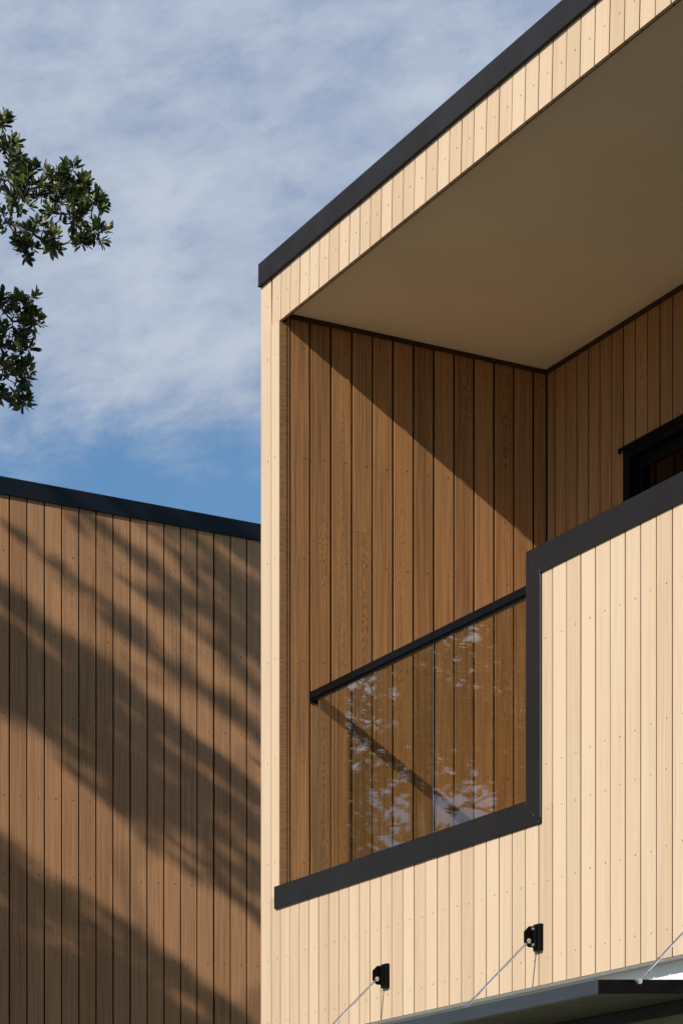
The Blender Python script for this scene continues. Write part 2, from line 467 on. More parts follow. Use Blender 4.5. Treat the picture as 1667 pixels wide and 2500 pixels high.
o = mb.build('wall', M['brown_back'], house); o['label'] = 'wall behind the balcony boards, coloured dark as groove shade'
# rough sawn jamb at the opening edge
mb = MB()
mb.box((XB * S - .03, 1.0 * S + .0015, zz(.374)), (XB * S + .0055, 1.0073 * S, zz(ZFB) - .003), bev=.0015)
mb.box((XB * S - .03, 1.0075 * S, zz(.374)), (XB * S + .002, 1.0104 * S, zz(.8995)), bev=.001)
o = mb.build('jamb', M['sawn'], house)

# back wall of the balcony --------------------------------------------------
mb = MB()
DX = -2.1684; DZ = .7706
bl = []
gx = [XB + .0006, -2.2960] + [-2.2960 + .0210 * k for k in range(1, 70)]
for k in range(len(gx) - 1):
    x0, x1 = gx[k], gx[k + 1]
    if x0 > XR: break
    zt = zz(sofz(YB)) - .006
    if x1 <= DX + 1e-6: bl.append((x0 * S, x1 * S, zz(.345), zz(.345), zt, zt))
    elif x0 < DX:
        bl.append((x0 * S, DX * S, zz(.345), zz(.345), zz(DZ), zz(DZ)))
        bl.append((x0 * S, x1 * S, zz(DZ + .0008), zz(DZ + .0008), zt, zt))
    else: bl.append((x0 * S, x1 * S, zz(DZ + .0008), zz(DZ + .0008), zt, zt))
clad(mb, (0, YB * S, 0), (1, 0, 0), (0, -1, 0), bl, nails=[(zz(.4969), 0, 0), (zz(.5883), 0, 0), (zz(.6806), 0, 0), (zz(.766), 0, 0), (zz(.785), 0, 0), (zz(.872), 0, 0)], nail_at=.66, joints=.2, gap=.0095)
o = mb.build('cladding', [M['brown'], M['nail'], M['brown_back']], house); o['label'] = 'timber boards of the shaded wall behind the balcony, shade in their brown colour'

# beads where walls meet the soffit
mb = MB()
y0, y1 = 1.0120, YB - .0012
d = .0042
mb.hexa([(XB * S + .0005, y0 * S, zz(sofz(y0) - d)), (XB * S + .012, y0 * S, zz(sofz(y0) - d)), (XB * S + .012, y1 * S, zz(sofz(y1) - d)), (XB * S + .0005, y1 * S, zz(sofz(y1) - d)),
         (XB * S + .0005, y0 * S, zz(sofz(y0)) - .002), (XB * S + .012, y0 * S, zz(sofz(y0)) - .002), (XB * S + .012, y1 * S, zz(sofz(y1)) - .002), (XB * S + .0005, y1 * S, zz(sofz(y1)) - .002)])
mb.box((XB * S + .013, YB * S - .012, zz(sofz(YB) - d)), (XR * S, YB * S - .0005, zz(sofz(YB)) - .002))
o = mb.build('bead', M['bead'], house)

# soffit ---------------------------------------------------------------------
mb = MB()
ya, yz = 1.0063, YB + .01
mb.hexa([(XB * S - .05, ya * S, zz(sofz(ya))), (XR * S, ya * S, zz(sofz(ya))), (XR * S, yz * S, zz(sofz(yz))), (XB * S - .05, yz * S, zz(sofz(yz))),
         (XB * S - .05, ya * S, zz(sofz(ya)) + .04), (XR * S, ya * S, zz(sofz(ya)) + .04), (XR * S, yz * S, zz(sofz(yz)) + .04), (XB * S - .05, yz * S, zz(sofz(yz)) + .04)])
o = mb.build('soffit', M['soffit'], house)
mb = MB()
mb.box((XB * S - .02, 1.0 * S + .026, zz(ZFB) + .012), (XR * S, 1.0062 * S, zz(.93)))
# cavity battens seen end-on between the fascia boards
for k in range(1, 70):
    u = fl[k] * S
    if u > XR * S: break
    mb.box((u - .02, 1.0 * S + .0115, zz(ZFB) + .004), (u - .004, 1.0 * S + .0255, zz(.94)))
o = mb.build('fascia_backing', M['bead'], house)

# roof and parapet cap ---------------------------------------------------------
mb = MB()
cx0 = -2.3538 * S
mb.box((cx0, 1.0 * S - .017, zz(ZCAP0)), (XR * S, 1.0 * S + .12, zz(ZCAP1)), bev=.003)
mb.box((cx0, 1.0 * S + .121, zz(ZCAP0)), (cx0 + .14, 2.3 * S, zz(ZCAP1)), bev=.003)
mb.box((cx0 + .004, 1.0 * S - .0215, zz(ZCAP0) - .001), (XR * S, 1.0 * S - .0175, zz(ZCAP0) + .010), bev=.001)
o = mb.build('roof_flashing', M['cap'], house)
mb = MB()
mb.hexa([(XL * S + .1, 1.018 * S, zz(.925)), (XR * S, 1.018 * S, zz(.925)), (XR * S, 2.3 * S, zz(.86)), (XL * S + .1, 2.3 * S, zz(.86)),
         (XL * S + .1, 1.018 * S, zz(.950)), (XR * S, 1.018 * S, zz(.950)), (XR * S, 2.3 * S, zz(.885)), (XL * S + .1, 2.3 * S, zz(.885))])
o = mb.build('roof', M['roof'], house)

# charcoal flashing round the balcony opening -----------------------------------
def flash(mb, x0, x1, z0, z1, miter0=0, miter1=0, y0=1.0 * S - .020, y1=1.0 * S + .205):
    mb.box((x0 * S, y0, zz(z0)), (x1 * S, y1, zz(z1)), bev=.002)
mb = MB()
N = Vector((0, -1, 0))
yf = 1.0 * S - .010; yi = 1.0 * S - .001
KF = yf / S
def poly(pts):
    A = [Vector((x * S * KF, yf, zz(z * KF))) for x, z in pts]; Bk = [Vector((x * S * KF, yi, zz(z * KF))) for x, z in pts]
    mb.face(A)
    n = len(pts)
    for i in range(n):
        j = (i + 1) % n
        mb.face([A[j], A[i], Bk[i], Bk[j]])
    # turned hem along the lower edge
sx0, sx1 = -2.3227, -1.8456
vx1 = -1.8232
e = .00012
poly([(sx0, .3636), (vx1, .3620), (sx1 - e, .3818), (sx0, .3832)])
poly([(vx1, .3620 + 2 * e), (vx1, .5484), (sx1, .5686), (sx1, .3820 + e)])
poly([(vx1 + e, .5484 - e), (XR, .5484), (XR, .5686), (sx1 + 2 * e, .5687)])
# top returns over the parapet
mb.box((XB * S + .006, 1.0 * S - .0005, zz(.3796)), (sx1 * S, 1.0 * S + .205, zz(.3808)))
mb.box((sx1 * S * KF, 1.0 * S - .0005, zz(.3808)), (sx1 * S * KF + .012, 1.0 * S + .205, zz(.5655)))
mb.box((sx1 * S * KF, 1.0 * S - .0005, zz(.5655)), (XR * S, 1.0 * S + .205, zz(.5672)))
# drip hems
mb.box((sx0 * S * KF + .012, yf - .0025, zz(.3636 * KF) - .003), (vx1 * S * KF - .002, yf + .004, zz(.3624 * KF)))
# sealant blobs and rivets on the mitres
o = mb.build('opening_flashing', M['cap'], house)
mb = MB()
def dot(x, z, r=.0028):
    ring = [Vector((x * S * KF + r * math.cos(k * math.pi / 3), yf - .0015, zz(z * KF) + r * math.sin(k * math.pi / 3))) for k in range(6)]
    mb.face(ring)
for t in [i / 13 for i in range(14)]:
    if R() < .6: dot(sx1 + (vx1 - sx1) * t + U(-.0002, .0002), .5686 - (.5686 - .5484) * t + U(-.0002, .0002), U(.0012, .003))
for t in (.1, .5, .62, .93): dot(sx1 + (vx1 - sx1) * t - .0012, .3818 - .0198 * t, U(.0018, .003))
dot(vx1 - .0006, .5470); dot(vx1 - .0006, .5455, .002)
# highlight on the corner of the upright flashing, painted as a pale strip
mb.box((vx1 * S * KF - .0012, yf - .0006, zz(.366)), (vx1 * S * KF + .0004, yf + .0010, zz(.546)))
o = mb.build('sealant_and_highlight', simple('pale_sealant_highlight', (.20, .19, .185), .6, .3), house)

# balcony floor
mb = MB()
y = 1.0 * S + .205
while y < YB * S - .02:
    mb.box((XB * S + .01, y, zz(.338)), (XR * S, y + .135, zz(.345)), bev=.002); y += .14
o = mb.build('balcony_floor', M['deck'], house)

# sliding door in the back wall -----------------------------------------------
DXR = -1.55
mb = MB()
dy = YB * S
mb.box((DX * S + .001, dy - .004, zz(.346)), (DX * S + .055, dy + .14, zz(DZ) - .001), bev=.002)     # left jamb
mb.box((DX * S + .056, dy - .002, zz(DZ) - .055), (DXR * S, dy + .14, zz(DZ) - .001), bev=.002)      # head
mb.box((DX * S + .056, dy + .055, zz(.346)), (DX * S + .105, dy + .10, zz(DZ) - .056), bev=.002)      # sash stile
mb.box((DX * S + .106, dy + .055, zz(DZ) - .125), (DXR * S, dy + .10, zz(DZ) - .056), bev=.002)       # sash rail
mb.box((DX * S + .40, dy + .105, zz(.346)), (DX * S + .44, dy + .14, zz(DZ) - .056), bev=.002)
mb.box((DXR * S, dy - .004, zz(.346)), (DXR * S + .05, dy + .14, zz(DZ)), bev=.002)
door = mb.build('sliding_door', M['black'], house)
mb = MB()
mb.box((DX * S + .1055, dy + .070, zz(.35)), (DXR * S - .001, dy + .078, zz(DZ) - .1255))
o = mb.build('pane', M['winglass']); o.parent = door; o.matrix_parent_inverse = Matrix.Translation(-house.location)
mb = MB()
mb.box((-2.1725 * S, dy - .024, zz(.7712)), (XR * S, dy - .0005, zz(.7722)))
mb.box((-2.1725 * S, dy - .026, zz(.7702)), (XR * S, dy - .0245, zz(.7723)))
mb.box((-2.1748 * S, dy - .016, zz(.7690)), (-2.1735 * S, dy - .0006, zz(.7728)))
o = mb.build('head_flashing', M['black'], house)
mb = MB()   # room behind the glass
mb.box((DX * S - .3, dy + .16, zz(.34)), (DXR * S + .3, dy + 3.2, zz(.345)))
mb.box((DX * S - .3, dy + 3.2, zz(.34)), (DXR * S + .3, dy + 3.25, zz(.87)))
mb.box((DX * S - .35, dy + .16, zz(.34)), (DX * S - .3, dy + 3.2, zz(.87)))
mb.box((DXR * S + .3, dy + .16, zz(.34)), (DXR * S + .35, dy + 3.2, zz(.87)))
mb.box((DX * S - .3, dy + .16, zz(.862)), (DXR * S + .3, dy + 3.2, zz(.87)))
o = mb.build('room', M['dark'], house)

# ground floor wall, recessed under the cladding --------------------------------
yl = 1.0144 * S
mb = MB()
mb.box((XL * S + .1, yl, 0), (XR * S, yl + .12, zz(.206)))
o = mb.build('rendered_wall', M['stucco'], house)
mb = MB()
mb.box((XL * S + .1, yl - .002, zz(.2062)), (XR * S, yl + .12, zz(.2600)))
mb.box((XL * S + .01, 1.0 * S + .0135, zz(ZCL) + .001), (XR * S, yl - .003, zz(ZCL) + .012))
o = mb.build('wall_band', M['white'], house); o['label'] = 'white band of wall between the cladding and the canopy'

# left side wall, rear wall
mb = MB()
bl = []
y = 1.0 * S + .001
while y < 2.28 * S:
    bl.append((y, y + .1365, zz(ZCL), zz(ZCL), zz(.945), zz(.945))); y += .1365
clad(mb, (XL * S + .0005, 0, 0), (0, 1, 0), (-1, 0, 0), bl, nails=(), joints=.2)
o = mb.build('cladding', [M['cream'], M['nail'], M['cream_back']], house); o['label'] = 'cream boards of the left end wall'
mb = MB()
mb.box((XL * S + .012, 1.0 * S + .021, zz(ZCL) + .001), (XB * S - .035, 2.28 * S, zz(.948)))
mb.box((XL * S + .1, yl + .125, 0), (XL * S + .2, 2.28 * S, zz(.24)))
mb.box((XL * S + .1, 2.28 * S - .1, 0), (XR * S, 2.28 * S, zz(.86)))
o = mb.build('wall', M['cream_back'], house); o['label'] = 'hidden body of the side wall'

# ---------------------------------------------------------------- glass balustrade
YG = 1.0330
bal = thing('glass_balustrade', 'frameless glass balcony balustrade under a black handrail', 'balustrade', (XB * S, YG * S, zz(.345)))
mb = MB()
zr0, zr1 = .5535, .5604
mb.box((XB * S + .004, 1.0305 * S, zz(zr0)), (-1.80 * S, 1.0305 * S + .050, zz(zr1)), bev=.002)
mb.box((XB * S + .012, 1.0305 * S + .008, zz(zr0) - .012), (-1.80 * S, 1.0305 * S + .036, zz(zr0) - .001), bev=.001)
mb.build('handrail', M['black'], bal)
mb = MB()
mb.box((XB * S + .0005, 1.0305 * S - .004, zz(.5518) - .010), (XB * S + .006, 1.0305 * S + .054, zz(zr1) + .004), bev=.001)
br = mb.build('wall_bracket', M['black'], bal)
mb = MB()
c = Vector((XB * S + .0065, 1.0305 * S + .006, zz(.5518) - .003))
mb.tube([c, c + Vector((.003, 0, 0))], .0042, 8)
o = mb.build('screw', M['bolt']); o.parent = br; o.matrix_parent_inverse = Matrix.Translation(-bal.location)
XJ = -2.0675
def pane(x0, x1):
    mb = MB()
    y0, y1 = YG * S - .000, YG * S + .012
    a = [(x0 * S, y0), (x1 * S, y0), (x1 * S, y1), (x0 * S, y1)]
    z0, z1 = zz(.352), zz(zr0) - .0125
    for i in range(4):
        j = (i + 1) % 4
        if i == 3 and x0 == XJ + .0004: continue
        mb.face([(a[i][0], a[i][1], z0), (a[j][0], a[j][1], z0), (a[j][0], a[j][1], z1), (a[i][0], a[i][1], z1)], 1 if i in (1, 3) else 0)
    mb.face([(p[0], p[1], z1) for p in a], 1)
    mb.face([(p[0], p[1], z0) for p in a][::-1], 1)
    return mb.build('glass_pane', [M['glass'], M['glassedge']], bal)
pane(-2.2985, XJ - .0016); pane(XJ + .0004, -1.80)
mb = MB()
mb.box(((XJ - .0015) * S, YG * S - .0006, zz(.352)), ((XJ + .0003) * S, YG * S + .0126, zz(zr0) - .013))
mb.build('joint_seal', M['black'], bal)
mb = MB(); mb.box(((XJ + .00045) * S, YG * S - .0007, zz(.352)), ((XJ + .00075) * S, YG * S - .0002, zz(zr0) - .013)); mb.build('pane_edge', M['paleedge'], bal)

# ---------------------------------------------------------------- canopy
CX1 = -1.570; CX0 = -2.230; CY0 = .9025; CZ = .2135
def cz(y): return CZ + .0493 * (y - CY0)
can = thing('canopy', 'thin dark metal canopy hung on steel rods below the cream wall', 'canopy', (CX1 * S, 1.0 * S, zz(.21)))
bh = .0092
def beam(mb, xa, xb_, ya_, yb_):
    mb.hexa([(xa * S, ya_ * S, zz(cz(ya_) - bh)), (xb_ * S, ya_ * S, zz(cz(ya_) - bh)), (xb_ * S, yb_ * S, zz(cz(yb_) - bh)), (xa * S, yb_ * S, zz(cz(yb_) - bh)),
             (xa * S, ya_ * S, zz(cz(ya_))), (xb_ * S, ya_ * S, zz(cz(ya_))), (xb_ * S, yb_ * S, zz(cz(yb_))), (xa * S, yb_ * S, zz(cz(yb_)))], bev=.0015)
mb = MB(); beam(mb, CX0, CX1, CY0, CY0 + .0015)
mb.box((CX0 * S, CY0 * S + .001, zz(CZ - bh) + .0005), (CX1 * S - .012, CY0 * S + .030, zz(CZ - bh) + .003))
o = mb.build('front_beam', M['canopy_metal'], can)
mb = MB(); beam(mb, CX1 - .0015, CX1, CY0 + .00165, 1.0142); mb.build('end_beam', M['black'], can)  # same frame as the front beam, its shaded side coloured black
mb = MB(); beam(mb, CX0, CX0 + .0015, CY0 + .00165, 1.0142); mb.build('end_beam', M['black'], can)
mb = MB()
mb.hexa([((CX0 + .0016) * S, (CY0 + .0016) * S, zz(cz(CY0) - .0062)), ((CX1 - .0016) * S, (CY0 + .0016) * S, zz(cz(CY0) - .0062)), ((CX1 - .0016) * S, 1.0142 * S, zz(cz(1.0142) - .0062)), ((CX0 + .0016) * S, 1.0142 * S, zz(cz(1.0142) - .0062)),
         ((CX0 + .0016) * S, (CY0 + .0016) * S, zz(cz(CY0) - .0056)), ((CX1 - .0016) * S, (CY0 + .0016) * S, zz(cz(CY0) - .0056)), ((CX1 - .0016) * S, 1.0142 * S, zz(cz(1.0142) - .0056)), ((CX0 + .0016) * S, 1.0142 * S, zz(cz(1.0142) - .0056))])
o = mb.build('roof_panel', M['canopy_panel'], can)
mb = MB(); mb.box((CX0 * S, 1.0142 * S - .03, zz(.2035)), (CX1 * S, 1.0142 * S - .0005, zz(.2118))); mb.build('wall_plate', M['canopy_metal'], can)

# ---------------------------------------------------------------- canopy stays
def make_stay():
    X = -1.8277
    t = thing('canopy_stay', 'stainless tie rod', 'tie rod', (X * S, 1.0 * S, zz(.2664)), 'tie rods holding up the canopy')
    mb = MB()   # packer block on the wall
    mb.box((-1.8283 * S, .9966 * S, zz(.2667)), (-1.8184 * S, 1.0 * S - .0003, zz(.2866)), bev=.0015)
    mb.build('packer', M['black'], t)
    mb = MB()
    th_ = .0009
    prof = [(.9966, .2853), (.9930, .2853), (.9887, .2811), (.9887, .2730), (.9925, .2696), (.9966, .2696)]
    mb.prism([Vector(((X - .0004) * S, y * S, zz(z))) for y, z in prof], Vector((1, 0, 0)), 0, .008)
    mb.box(((X + .0008) * S + .0005, .9966 * S - .009, zz(.2690)), ((X + .0058) * S, .9966 * S - .0005, zz(.2853)), bev=.0012)
    bk = mb.build('bracket', M['black'], t)
    for z in (.2828, .2712):
        mb = MB(); c = Vector(((X + .0030) * S, .9966 * S - .0095, zz(z)))
        mb.tube([c, c + Vector((0, -.004, 0))], .0105, 14); mb.tube([c + Vector((0, -.004, 0)), c + Vector((0, -.012, 0))], .0068, 6, smooth=False)
        o = mb.build('bolt', M['bolt']); o.parent = bk; o.matrix_parent_inverse = Matrix.Translation(-t.location)
    xr = (X + .0014) * S
    p0 = Vector((xr, .9921 * S, zz(.2741))); p1 = Vector((xr, .9300 * S, zz(.2130)))
    d = (p1 - p0).normalized()
    mb = MB()
    mb.tube([p0 + d * .02, p0 + d * .03, p0 + (p1 - p0) * .70], [.0068, .0056, .0056], 8)
    mb.tube([p0 + Vector((-.006, 0, 0)), p0 + Vector((.004, 0, 0))], .0125, 14)
    mb.tube([p0 + Vector((.0042, 0, 0)), p0 + Vector((.009, 0, 0))], .0062, 6, smooth=False)
    mb.build('rod', M['steel'], t)
    mb = MB()
    a = p0 + (p1 - p0) * .70; c = p0 + (p1 - p0) * .93
    mb.tube([a, a + d * .02, a + d * .021, c - d * .021, c - d * .02, c], [.0048, .0048, .0068, .0068, .0048, .0048], 10, smooth=False)
    mb.tube([a + d * .024, a + d * .032], .0092, 6, smooth=False); mb.tube([c - d * .030, c - d * .022], .0092, 6, smooth=False)
    mb.build('turnbuckle', M['steel'], t)
    mb = MB()
    mb.tube([c - d * .002, p1 + d * .004], [.0048, .0062], 8)
    mb.tube([p1 + Vector((-.010, 0, 0)), p1 + Vector((.012, 0, 0))], .0125, 14)
    mb.tube([p1 + Vector((.0122, 0, 0)), p1 + Vector((.017, 0, 0))], .0085, 6, smooth=False)
    mb.build('clevis', M['bolt'], t)
    return t
def copy_tree(o, parent=None):
    c = o.copy(); COL.objects.link(c)
    if parent is not None: c.parent = parent
    for ch in list(o.children): copy_tree(ch, c)
    return c
stay = make_stay()
stay['label'] = 'steel tie rod on the black bracket nearest the corner of the opening flashing'
s2 = copy_tree(stay); s2.location.x += -.2627 * S; s2['label'] = 'steel tie rod on the lower left black bracket'
s3 = copy_tree(stay); s3.location.x += .2627 * S; s3['label'] = 'steel tie rod at the right frame edge, bolted to the canopy end'

# ---------------------------------------------------------------- neighbouring building
XD = -3.06
nb = thing('timber_outbuilding', 'timber clad building toned tan for low light, with black roof edge, streaked by tree shadows', 'building', (XD * S, .93 * S, 0))
def dcap(y): return .9523 - .0528 * (y - .9771)       # top of cap
YD0, YD1 = .925, 1.75
mb = MB()
off = (1.0312 % PIT)
ys = []
y = YD0
k0 = .9883
bl = []
grooves = [k0 + .0210 * k for k in range(-4, 60)]
grooves = [g for g in grooves if YD0 < g < YD1]
gg = [YD0] + grooves + [YD1]
for k in range(len(gg) - 1):
    a, b_ = gg[k], gg[k + 1]
    bl.append((a * S, b_ * S, .3, .3, zz(dcap(a) - .0125), zz(dcap(b_) - .0125)))
nD = [(zz(z * 1.02), 0, 0) for z in (.8519, .7606, .6694, .577, .49, .4013, .31)]
clad(mb, (XD * S, 0, 0), (0, 1, 0), (1, 0, 0), bl, nails=nD, nail_at=.66, joints=.35, gap=.0105, nail_k=1.25)
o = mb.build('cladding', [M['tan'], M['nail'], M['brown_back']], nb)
mb = MB()
xx = XD * S - .013
mb.hexa([(xx - 3.5, YD0 * S + .02, 0), (xx, YD0 * S + .02, 0), (xx, YD1 * S - .02, 0), (xx - 3.5, YD1 * S - .02, 0),
         (xx - 3.5, YD0 * S + .02, zz(dcap(YD0) - .004)), (xx, YD0 * S + .02, zz(dcap(YD0) - .004)), (xx, YD1 * S - .02, zz(dcap(YD1) - .004)), (xx - 3.5, YD1 * S - .02, zz(dcap(YD1) - .004))])
o = mb.build('wall', M['brown_back'], nb)
mb = MB()
xo = XD * S + .017
def capseg(y0, y1, xa, xb_):
    mb.hexa([(xa, y0 * S, zz(dcap(y0) - .0204)), (xb_, y0 * S, zz(dcap(y0) - .0204)), (xb_, y1 * S, zz(dcap(y1) - .0204)), (xa, y1 * S, zz(dcap(y1) - .0204)),
             (xa, y0 * S, zz(dcap(y0))), (xb_, y0 * S, zz(dcap(y0))), (xb_, y1 * S, zz(dcap(y1))), (xa, y1 * S, zz(dcap(y1)))], bev=.002)
capseg(YD0 - .003, YD1, xo - .016, xo)
mb.hexa([(xx - 3.6, (YD0 - .002) * S, zz(dcap(YD0) - .0036)), (xo - .018, (YD0 - .002) * S, zz(dcap(YD0) - .0036)), (xo - .018, YD1 * S, zz(dcap(YD1) - .0036)), (xx - 3.6, YD1 * S, zz(dcap(YD1) - .0036)),
         (xx - 3.6, (YD0 - .002) * S, zz(dcap(YD0) - .0006)), (xo - .018, (YD0 - .002) * S, zz(dcap(YD0) - .0006)), (xo - .018, YD1 * S, zz(dcap(YD1) - .0006)), (xx - 3.6, YD1 * S, zz(dcap(YD1) - .0006))])
o = mb.build('roof_flashing', M['navycap'], nb)

# ---------------------------------------------------------------- ground
mb = MB()
G = 400
mb.face([(-G, -G, 0), (G, -G, 0), (G, G, 0), (-G, G, 0)])
g = mb.build('ground', M['ground']); g['kind'] = 'structure'

# ---------------------------------------------------------------- trees
def rosette(mb, c, axis, L=.07, n=9, spread=1.0, shade=None):
    axis = axis.normalized()
    a = axis.cross(Vector((.3, .9, .2)));
    if a.length < .01: a = axis.cross(Vector((1, 0, 0)))
    a.normalize(); b = axis.cross(a)
    tone = R() if shade is None else shade
    odd = R()
    for i in range(n):
        t = i * 2.4 + U(-.3, .3)
        lay = i / n
        el = (1.25 - 1.0 * lay) * spread + U(-.2, .2)       # angle from axis
        d = axis * math.cos(el) + (a * math.cos(t) + b * math.sin(t)) * math.sin(el)
        l = L * U(.75, 1.2); w = l * U(.17, .24)
        side = d.cross(axis)
        if side.length < .01: side = a.copy()
        side.normalize(); up = side.cross(d).normalized()
        base = c + axis * (L * .5 * (lay - .5)) + d * .006
        m = base + d * l * .5 - up * w * .35
        tip = base + d * l - up * l * U(-.05, .16)
        l1 = base + d * l * .32 + side * w; r1 = base + d * l * .32 - side * w
        l2 = base + d * l * .76 + side * w * .82; r2 = base + d * l * .76 - side * w * .82
        tn = min(1, max(0, tone + U(-.35, .35)))
        oc = 1.0 if R() < .035 else (.0)
        mb.faces_idx([base, l1, l2, tip, r2, r1, m], [(0, 1, 6), (1, 2, 6), (2, 3, 6), (3, 4, 6), (4, 5, 6), (5, 0, 6)], 0, (tn, oc, 0, 1))

def seedhead(mb, c, r=.02):
    for _ in range(14):
        p = c + Vector((U(-1, 1), U(-1, 1), U(-.4, 1))) * r
        q = r * U(.22, .38)
        vs = [p + Vector(v) * q for v in ((1, 0, 0), (-1, 0, 0), (0, 1, 0), (0, -1, 0), (0, 0, 1), (0, 0, -1))]
        mb.faces_idx(vs, [(0, 2, 4), (2, 1, 4), (1, 3, 4), (3, 0, 4), (2, 0, 5), (1, 2, 5), (3, 1, 5), (0, 3, 5)])

def wander(a, b, n=5, k=.08):
    L = (b - a).length
    out = []
    for i in range(n + 1):
        t = i / n
        j = Vector((U(-1, 1), U(-1, 1), U(-1, 1))) * (k * L * math.sin(math.pi * t))
        out.append(a.lerp(b, t) + j)
    return out

def tree(name, label, base, hubs, clumps, L, dens, mat, group, trunk_r=.28, seeds=True, twig=.004, oval=1.0, top_trunk=None, nmin=8):
    """hubs: list of branching points; clumps: (x,y,z,r)"""
    t = thing(name, label, 'tree', base, group)
    tb = MB(); lb = MB(); sb = MB()
    base = Vector(base)
    fork = Vector(top_trunk) if top_trunk else base + Vector((0, 0, 3))
    path = wander(base, fork, 6, .03)
    tb.tube(path, [trunk_r * (1.25 - .55 * i / 6) for i in range(7)], 12)
    for h in hubs:
        h = Vector(h)
        tb.tube(wander(fork, h, 6, .06), [trunk_r * .55 * (1 - .72 * i / 6) for i in range(7)], 8)
    H = [(Vector(h), None) for h in hubs]
    order = sorted(clumps, key=lambda q: min((h[0] - Vector(q[:3])).length for h in H))
    for cc in order:
        x, y, z, r = cc[:4]; sx = cc[4] * 1.2 if len(cc) > 4 else 1.0
        c = Vector((x, y, z))
        h = min(H, key=lambda q: (q[0] - c).length)[0]
        H.append((c, r))
        br = max(.007, min(.035, (h - c).length * .018))
        p = wander(h, c, 6, .10)
        tb.tube(p, [br * (1.3 - .8 * i / 6) for i in range(7)], 6)
        n = max(nmin, int(dens * r ** 2.2 * (1 + .3 * R())))
        for _ in range(n):
            while True:
                v = Vector((U(-1, 1), U(-1, 1), U(-1, 1)))
                if v.length < 1: break
            v = v * (.55 + .45 * v.length)
            q = c + Vector((v.x * sx, v.y, v.z * oval)) * r
            ax = (v + Vector((U(-.4, .4), U(-.4, .4), .55)))
            rosette(lb, q, ax, L * U(.8, 1.2), random.choice((7, 8, 9, 10)))
            if r < .6 or R() < .25:
                s = min(p[2:], key=lambda k_: (k_ - q).length)
                tb.tube(wander(s, q, 3, .12), [twig * 1.5, twig * 1.2, twig, twig * .7], 4, cap=False)
            if seeds and R() < .22: seedhead(sb, q + ax.normalized() * L * .55, L * .26)
    tb.build('trunk', M['bark'], t)
    lb.build('crown', mat, t)
    if seeds: sb.build('seed_heads', M['seed'], t)
    return t

vis = [(-18.58,5.95,9.88,0.05),(-18.58,5.97,9.72,0.07),(-18.54,6.04,9.63,0.10),(-18.51,6.12,9.57,0.08),(-18.57,5.99,9.47,0.13),(-18.52,6.09,9.33,0.16),(-18.44,6.26,9.51,0.09),(-18.44,6.27,9.35,0.12),(-18.39,6.37,9.47,0.08),(-18.36,6.43,9.41,0.07),(-18.41,6.32,9.21,0.12),(-18.35,6.46,9.33,0.08),(-18.31,6.54,9.28,0.07),(-18.57,5.99,9.15,0.15),(-18.49,6.14,9.07,0.12),(-18.37,6.41,9.21,0.08),(-18.31,6.56,9.08,0.07),(-18.44,6.27,9.01,0.06),(-18.52,6.09,8.96,0.07),(-18.35,6.45,9.01,0.04),
       (-18.49,6.14,8.56,0.09),(-18.57,5.99,8.53,0.09),(-18.53,6.06,8.42,0.13),(-18.47,6.19,8.42,0.07),(-18.57,5.99,8.25,0.14),(-18.51,6.12,8.25,0.09),(-18.56,6.00,8.05,0.12),(-18.49,6.14,8.05,0.08),(-18.50,6.12,7.85,0.05),(-18.58,5.96,7.91,0.06)]
SUN = Vector((-.357, 1.0, -.659))
XW = XD * S
def cast(y, z, s, r):
    """a bough on the sun side of the outbuilding whose shade falls near (y, z) on its wall"""
    return (XW + .357 * s, y - s, z + .659 * s, r)
cl = [(c[0], c[1], c[2] - (.05 if c[2] > 9.5 else 0), c[3]) if c[2] > 8.7 else (c[0] - .02, c[1] - .05, c[2] + .04, c[3]) for c in vis]
# dense heart of the crown, clear of the sun path to the wall
for _ in range(60):
    y = U(2.6, 5.3); x = U(-18.7, -16.9)
    z = U(5.2, 10.3); rr = U(.25, .5)
    if y + rr > .3195 * abs(x) - .2: continue
    if z + rr > 8.95 + .659 * (6.2 - y): continue
    ss = (x - XW) / .357; wy = y + ss; wl = z - .659 * ss + .635 * (wy - 6.35)      # where its shade meets the wall
    if wy - rr * 2.6 < 8.7 and wl + rr > 5.0: continue
    cl.append((x, y, z, rr))
for _ in range(12): cl.append((U(-18.4, -18.1), U(4.9, 5.3), U(7.7, 9.0), U(.2, .3)))
tree('pohutukawa_tree', 'broad dark tree whose leafy twigs reach into the sky at the left edge', (-17.2, 1.9, 0),
     [(-18.3, 5.1, 9.1), (-18.2, 5.0, 8.1), (-18.55, 5.72, 8.25), (-18.5, 5.75, 9.3), (-17.9, 4.0, 7.2), (-17.8, 3.4, 9.6)],
     cl, .064, 850, M['leaf'], None, .34, True, .0032, 1.0, (-17.4, 2.4, 5.2), 11)

# a taller tree on the sunny side; its boughs throw the long soft streaks over the outbuilding
dark = []
def zone(n, y0, y1, l0, l1, r0, r1, st=2.4, s0=5.6, s1=9.0):
    for _ in range(n):
        yy = U(y0, y1); zl = U(l0, l1)
        c = cast(yy, zl - .635 * (yy - 6.35), U(s0, s1), U(r0, r1))
        dark.append(c + (st,))
T = 8.0
for (l0, l1, k) in ((6.12, 6.22, 11), (6.36, 6.52, 14), (6.64, 6.76, 12), (6.90, 6.98, 8)):   # main belt in layers
    zone(k, 4.6, 7.0, l0, l1, .030, .045, T)
for (l0, l1, k) in ((6.58, 6.68, 9), (6.82, 6.93, 9)):
    zone(k, 6.9, 8.9, l0, l1, .028, .042, T)
zone(9, 6.9, 8.2, 6.12, 6.5, .025, .035, T)
zone(5, 6.6, 7.2, 6.2, 6.6, .05, .07, 3.)
zone(4, 7.3, 8.9, 5.93, 6.05, .035, .05, T)
zone(2, 7.6, 8.8, 6.3, 6.4, .03, .04, T)
